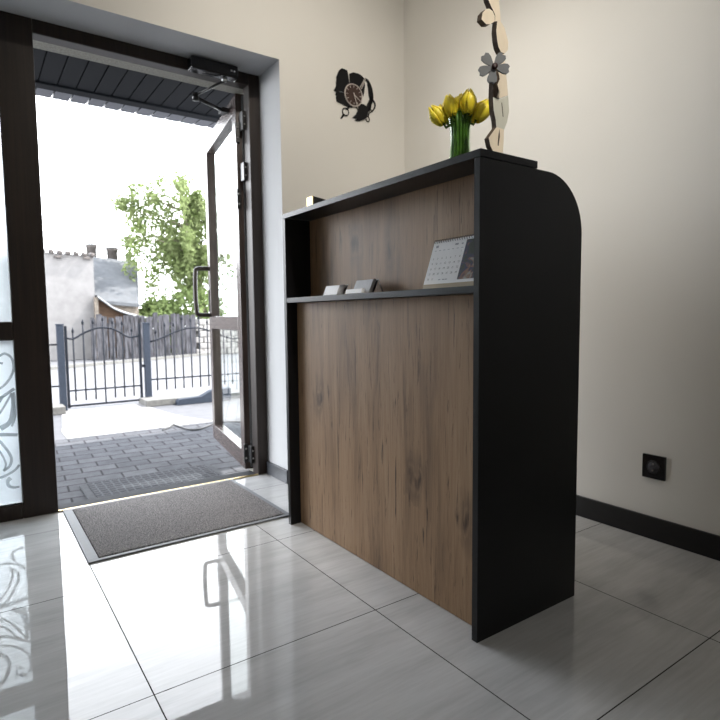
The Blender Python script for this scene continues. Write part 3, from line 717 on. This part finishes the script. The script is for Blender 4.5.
# vase with tulips
VX, VY, VZ = 1.098, 1.098, 1.2065
vz = thing('glass_vase', 'waisted clear glass vase full of green stems on the desk top', 'vase', (VX, VY, VZ))
prof = [(.030, 0), (.0305, .01), (.0275, .04), (.0260, .07), (.0275, .105), (.0325, .135), (.036, .147)]
inner = [(r-.0025, z+(.004 if z == 0 else 0)) for r, z in prof][::-1]
mb = MB(); mb.lathe(prof+inner, (0, 0, 0), 32, cap=False); mb.bm.faces.new([v for v in mb.bm.verts[:32]][::-1]); 
mb.build('vase_glass', M['vase'], vz)
rn = random.Random(5)
tips = [(-.046, -.012, .134, -.85, 1.2), (-.026, -.026, .149, -.25, 1.15), (-.006, .012, .160, 0, 1.1), (.013, -.032, .152, .1, 1.3), (.040, -.010, .142, .75, 1.3), (.030, .028, .150, .5, 1.1), (-.030, .030, .150, -.4, 1.1), (.003, -.002, .162, 0, 1.1)]
CR = (.8204, -.5717)    # direction across the desk corner used to spread the bunch
def rot(u, v): return (u*CR[0]+v*.5717, u*CR[1]+v*.8204)
for i, (u, v, z, tl, s) in enumerate(tips):
    wx, wy = rot(u, v)
    words = ['leftmost low drooping', 'upright front left', 'back middle', 'upright front centre', 'rightmost outward-leaning', 'back right', 'back left', 'innermost centre'][i]
    o = thing('tulip', 'yellow tulip in the vase, the '+words+' bloom', 'tulip', (VX+wx, VY+wy, VZ+z-.022), group='yellow tulips in the vase')
    ang = .78*i; bx0, by0 = rot(.017*math.cos(ang), .017*math.sin(ang))
    wm = (wx*.35, wy*.35)
    MB().tube([(bx0-wx, by0-wy, -z+.028), (bx0*.8-wx, by0*.8-wy, -z+.022+.07), (wm[0]+bx0*.3-wx, wm[1]+by0*.3-wy, -z+.022+.125), (-.15*wx, -.15*wy, -.008), (0, 0, .004)], [.0038, .0036, .0034, .0032, .004], 8).build('stem', M['stem'], o)
    # six petals: bulging shells, tilted outwards
    tilt = Matrix.Rotation(tl*.75, 4, Vector((-CR[1]*-1*0+.5717, .8204, 0)))
    for k in range(6):
        a0 = k*PI/3+(.0 if k % 2 else .1)+i*.4; rr = 1.0 if k % 2 else .9; hgt = .050*s; pm = MB(); bm = pm.bm; g_ = []
        for a in range(9):
            t_ = a/8; rad = .019*s*rr*(math.sin(PI*(.12+.74*t_))**.8)*(1 if t_ < .6 else 1-.45*(t_-.6)/.4); wdt = .66*math.sin(PI*min(.985, .10+.86*t_))**.45
            g_.append([bm.verts.new(tilt @ Vector((rad*math.cos(a0+wdt*q_)*(1-.06*abs(q_)), rad*math.sin(a0+wdt*q_)*(1-.06*abs(q_)), hgt*t_-.003*abs(q_)*t_))) for q_ in (-1, -.6, -.2, .2, .6, 1)])
        for r0, r1 in zip(g_, g_[1:]):
            for j in range(5): f = bm.faces.new((r0[j], r0[j+1], r1[j+1], r1[j])); f.smooth = True
        po_ = pm.build('petal', M['petal'], o); sm = po_.modifiers.new('thick', 'SOLIDIFY'); sm.thickness = .0012
for i in range(3):   # long leaves folded down into the vase
    pass
xs = MB()
for i in range(15):
    a = i*2*PI/15; r = .0215; bx0, by0 = rot(r*math.cos(a), r*math.sin(a)); xs.tube([(bx0*1.06, by0*1.06, .006), (bx0*.93, by0*.93, .04), (bx0*.87, by0*.87, .07), (bx0*.95, by0*.95, .105), (bx0*1.25, by0*1.25, .14)], [.0044, .0042, .004, .0043, .005], 8)
xs.build('cut_stems', M['stem'], vz, label='green cut stems')
lv = MB(); bm = lv.bm
for i in range(4):
    a = i*1.7+.4; g_ = []
    for k in range(7):
        t_ = k/6; r = .012+.016*t_*t_; z = .07+.072*t_; hw = .012*math.sin(PI*(.15+.7*t_))
        cx_, cy_ = r*math.cos(a), r*math.sin(a); tx_, ty_ = -math.sin(a), math.cos(a)
        g_.append([bm.verts.new((cx_+tx_*hw*q_, cy_+ty_*hw*q_, z)) for q_ in (-1, 0, 1)])
    for r0, r1 in zip(g_, g_[1:]):
        for j in range(2): bm.faces.new((r0[j], r0[j+1], r1[j+1], r1[j]))
lo_ = lv.build('leaf_blades', M['stem'], vz); sm = lo_.modifiers.new('thick', 'SOLIDIFY'); sm.thickness = .0008

# wooden ornament: points were measured at y=.975; front plane stands at y=.945
YS = .945; kS = YS/.975
def sc(pts): return [(x*kS, .82+(z-.82)*kS) for x, z in pts]
wo = thing('wooden_ornament', 'tall carved pale wood ornament of leaves with a grey flower on the desk corner', 'ornament', (0, 0, 0))
orx, ory, orz = 1.07, .957, 1.2065; wo.location = (orx, ory, orz)
def lc(pts): return [(x-orx, z-orz) for x, z in sc(pts)]
def slab(name, pts, y0, y1, m, label=None, edge=True):
    mb = MB().prism(lc(pts), 'y', y0-ory, y1-ory); k = {'label': label} if label else {}
    o = mb.build(name, M[m], wo, **k)
    if edge:
        o.data.materials.append(M['bark_edge'])
        for p in o.data.polygons:
            if abs(p.normal.y) < .5: p.material_index = 1
    return o
slab('base', [(1.101, 1.283), (1.128, 1.282), (1.128, 1.262), (1.126, 1.235), (1.124, 1.2192), (1.092, 1.2192), (1.079, 1.234), (1.073, 1.252)], YS, YS+.014, 'raw_wood')
slab('base_groove', [(1.111, 1.278), (1.1125, 1.262), (1.108, 1.238), (1.1055, 1.240), (1.107, 1.26)], YS-.0008, YS+.001, 'bark_edge', edge=False)
slab('body', [(1.088, 1.352), (1.112, 1.352), (1.144, 1.367), (1.148, 1.33), (1.140, 1.30), (1.130, 1.2815), (1.1012, 1.2815), (1.099, 1.30), (1.091, 1.322)], YS+.001, YS+.015, 'pale_wood_grey')
slab('body_groove', [(1.119, 1.345), (1.1205, 1.345), (1.126, 1.312), (1.1245, 1.312)], YS, YS+.002, 'bark_edge', edge=False)
slab('bark_strip', [(1.088, 1.353), (1.100, 1.353), (1.106, 1.39), (1.109, 1.437), (1.100, 1.437), (1.090, 1.40)], YS+.001, YS+.015, 'bark_edge', edge=False)
slab('trunk', [(1.100, 1.3535), (1.111, 1.3535), (1.142, 1.3675), (1.138, 1.40), (1.130, 1.43), (1.126, 1.462), (1.116, 1.462), (1.113, 1.43), (1.106, 1.415), (1.111, 1.40), (1.103, 1.385), (1.108, 1.372)], YS, YS+.014, 'raw_wood')
slab('leaf', [(1.099, 1.533), (1.108, 1.537), (1.116, 1.533), (1.126, 1.524), (1.134, 1.508), (1.140, 1.494), (1.138, 1.475), (1.127, 1.464), (1.113, 1.464), (1.104, 1.474), (1.099, 1.49), (1.096, 1.509)], YS-.001, YS+.014, 'raw_wood')
slab('leaf', [(1.044, 1.522), (1.047, 1.537), (1.058, 1.549), (1.070, 1.554), (1.082, 1.552), (1.090, 1.543), (1.090, 1.530), (1.074, 1.519), (1.060, 1.515)], YS-.001, YS+.014, 'raw_wood')
slab('upper_branch', [(1.060, 1.60), (1.068, 1.574), (1.077, 1.563), (1.087, 1.553), (1.093, 1.545), (1.092, 1.531), (1.099, 1.5335), (1.108, 1.5375), (1.113, 1.535), (1.111, 1.553), (1.106, 1.580), (1.104, 1.60), (1.112, 1.65), (1.105, 1.70), (1.09, 1.73), (1.08, 1.70), (1.085, 1.65), (1.078, 1.615)], YS, YS+.014, 'raw_wood')
slab('leaf', [(1.060, 1.601), (1.076, 1.614), (1.072, 1.64), (1.052, 1.655), (1.035, 1.645), (1.04, 1.62)], YS-.001, YS+.014, 'raw_wood')
fc = (1.076*kS-orx, .82+(1.411-.82)*kS-orz)
for k in range(5):
    a = math.radians([132, 52, 200, -8, -98][k]); L, Wd = .0370, .0112; P = []
    for u, s_ in ((0.05, .15), (.3, .55), (.6, .95), (.85, 1), (1, .55), (.93, 0), (1, -.55), (.85, -1), (.6, -.95), (.3, -.55), (.05, -.15)):
        P.append((L*u*math.cos(a)-Wd*s_*math.sin(a), L*u*math.sin(a)+Wd*s_*math.cos(a)))
    pe = MB().prism(P, 'y', -.0024-.0004*k, .002).build('petal', M['flower_grey'], wo, label='grey wooden petal')
    pe.location = (fc[0]-.008, -.030, fc[1]); pe.rotation_euler = (0, 0, -.55)
MB().cyl((fc[0]-.012, -.038, fc[1]), (fc[0]+.004, -.010, fc[1]), .0068, 14).build('flower_centre', M['flower_eye'], wo, label='dark red flower centre')

# ------------------------------------------------------------------ clock
YC = YD-.001
ck = thing('wall_clock', "black woman's-head silhouette clock with scissors on the entrance wall", 'clock', (1.663, YC, 1.933))
def cl(pts): return [(x-1.663, z-1.933) for x, z in pts]
face = [(1.569, 2.014), (1.576, 2.03), (1.583, 2.040), (1.595, 2.05), (1.607, 2.049), (1.627, 2.047), (1.632, 2.033), (1.636, 2.006), (1.641, 1.985), (1.75-.1, 1.975), (1.66, 1.94), (1.66, 1.885), (1.655, 1.871), (1.639, 1.87), (1.61, 1.873), (1.581, 1.88), (1.564, 1.883), (1.561, 1.893), (1.559, 1.902), (1.563, 1.909), (1.556, 1.915), (1.559, 1.922), (1.561, 1.928), (1.546, 1.931), (1.556, 1.948), (1.561, 1.960), (1.560, 1.975), (1.564, 1.989), (1.562, 2.0)]
MB().prism(cl(face), 'y', -.004, 0).build('face_silhouette', M['clock_black'], ck)
hair = [(1.641, 2.034), (1.665, 2.046), (1.695, 2.047), (1.715, 2.042), (1.733, 2.031), (1.716, 1.999), (1.702, 1.976), (1.70, 1.93), (1.66, 1.94), (1.652, 1.97), (1.644, 1.985)]
MB().prism(cl(hair), 'y', -.0042, 0).build('hair', M['clock_black'], ck)
MB().prism(cl([(1.70, 1.975), (1.71, 1.985), (1.722, 1.999), (1.733, 2.015), (1.737, 1.999), (1.732, 1.964), (1.721, 1.928), (1.70, 1.91)]), 'y', -.0038, 0).build('hair', M['clock_black'], ck)
rb = MB()
for pts, wdt in (([(1.735, 2.030), (1.756, 2.022), (1.772, 1.995), (1.779, 1.965), (1.777, 1.935), (1.762, 1.905), (1.752, 1.875)], (.012, .026)),
                 ([(1.755, 2.012), (1.762, 1.985), (1.768, 1.95), (1.777, 1.935)], (.006, .016)),
                 ([(1.779, 1.94), (1.797, 1.924), (1.800, 1.905), (1.788, 1.885), (1.768, 1.868)], (.010, .004)),
                 ([(1.778, 1.930), (1.772, 1.905), (1.772, 1.885), (1.785, 1.876)], (.008, .003)),
                 ([(1.752, 1.88), (1.765, 1.885), (1.775, 1.9)], (.006, .003))):
    rb.ribbon(cl(pts), wdt, -.004, 0)
rb.build('hair_lock', M['clock_black'], ck)
cu = [(1.669, 1.880), (1.696, 1.900), (1.727, 1.902), (1.757, 1.890), (1.753, 1.857), (1.732, 1.828), (1.698, 1.812), (1.667, 1.810), (1.686, 1.822), (1.656, 1.822), (1.679, 1.843), (1.691, 1.864), (1.69, 1.872)]
MB().prism(cl(cu), 'y', -.0045, 0).build('hair_curl', M['clock_black'], ck)
MB().prism([(.052*math.cos(2*PI*k/36), .052*math.sin(2*PI*k/36)) for k in range(36)], 'y', -.0075, -.0046).build('dial', M['dial'], ck)
rg = MB().tube([(.053*math.cos(2*PI*k/36), -.006, .053*math.sin(2*PI*k/36)) for k in range(37)], .0036, 8, cap=False).build('dial_rim', M['silver'], ck, label='silver dial rim')
for k in range(12):
    a = PI/2-k*PI/6; cx_, cz_ = .041*math.cos(a), .041*math.sin(a); dx, dz = math.cos(a), math.sin(a)
    MB().tube([(cx_-dx*.005, -.0085, cz_-dz*.005), (cx_+dx*.005, -.0085, cz_+dz*.005)], .0017, 6).build('hour_mark', M['silver'], ck)
MB().ribbon([(0, 0), (.041, -.024)], (.005, .0025), -.0115, -.0105).build('hour_hand', M['silver'], ck)
MB().ribbon([(-.004, .01), (.022, -.065)], (.005, .0025), -.0135, -.0125).build('minute_hand', M['silver'], ck)
sz = MB()
sz.tube([(1.615-1.663+.019*math.cos(2*PI*k/20), -.003, 1.843-1.933+.018*math.sin(2*PI*k/20)) for k in range(21)], .0028, 6, cap=False)
sz.ribbon(cl([(1.638, 1.874), (1.622, 1.856)]), .008, -.004, 0).ribbon(cl([(1.606, 1.830), (1.587, 1.805)]), (.008, .005), -.004, 0)
sz.build('scissor_handle', M['clock_black'], ck)
sz = MB()
sz.tube([(1.752-1.663+.011*math.cos(2*PI*k/16), -.003, 1.833-1.933+.013*math.sin(2*PI*k/16)) for k in range(17)], .0022, 6, cap=False)
sz.ribbon(cl([(1.754, 1.844), (1.762, 1.868)]), .005, -.0055, -.001)
sz.build('scissor_handle', M['clock_black'], ck)
MB().ribbon(cl([(1.735, 2.033), (1.703, 1.979)]), (.0025, .005), -.0075, -.0055).build('scissor_blade', M['silver'], ck, label='silver scissor blade')
MB().ribbon(cl([(1.739, 2.029), (1.711, 1.974)]), (.0025, .005), -.0075, -.0055).build('scissor_blade', M['silver'], ck, label='silver scissor blade')
MB().box((-.065, -.0047, -.0), (-.085, -.0043, .0015)).build('lip_line', M['ink_light'], ck)

# ------------------------------------------------------------------ socket
so = thing('wall_socket', 'square black power socket low on the right wall', 'socket', (XB, 1.017, .266))
MB().box((-.011, -.041, -.043), (0, .041, .043), .002).build('plate', M['gloss_black'], so)
rg = MB().tube([(-.0115, .022*math.cos(2*PI*k/24), .022*math.sin(2*PI*k/24)) for k in range(25)], .0022, 8, cap=False).build('socket_ring', M['black_plastic'], so)
MB().cyl((-.0125, 0, 0), (-.009, 0, 0), .0195, 24).build('socket_well', M['ink'], so)
for (y, z) in ((.0, .011), (0, -.011)): MB().box((-.018, y-.002, z-.003), (-.0123, y+.002, z+.003)).build('earth_contact', M['steel'], so, label='bright metal contact')
MB().cyl((-.0135, .009, 0), (-.0124, .009, 0), .003, 10).build('pin_hole', M['black_plastic'], so); MB().cyl((-.0135, -.009, 0), (-.0124, -.009, 0), .003, 10).build('pin_hole', M['black_plastic'], so)
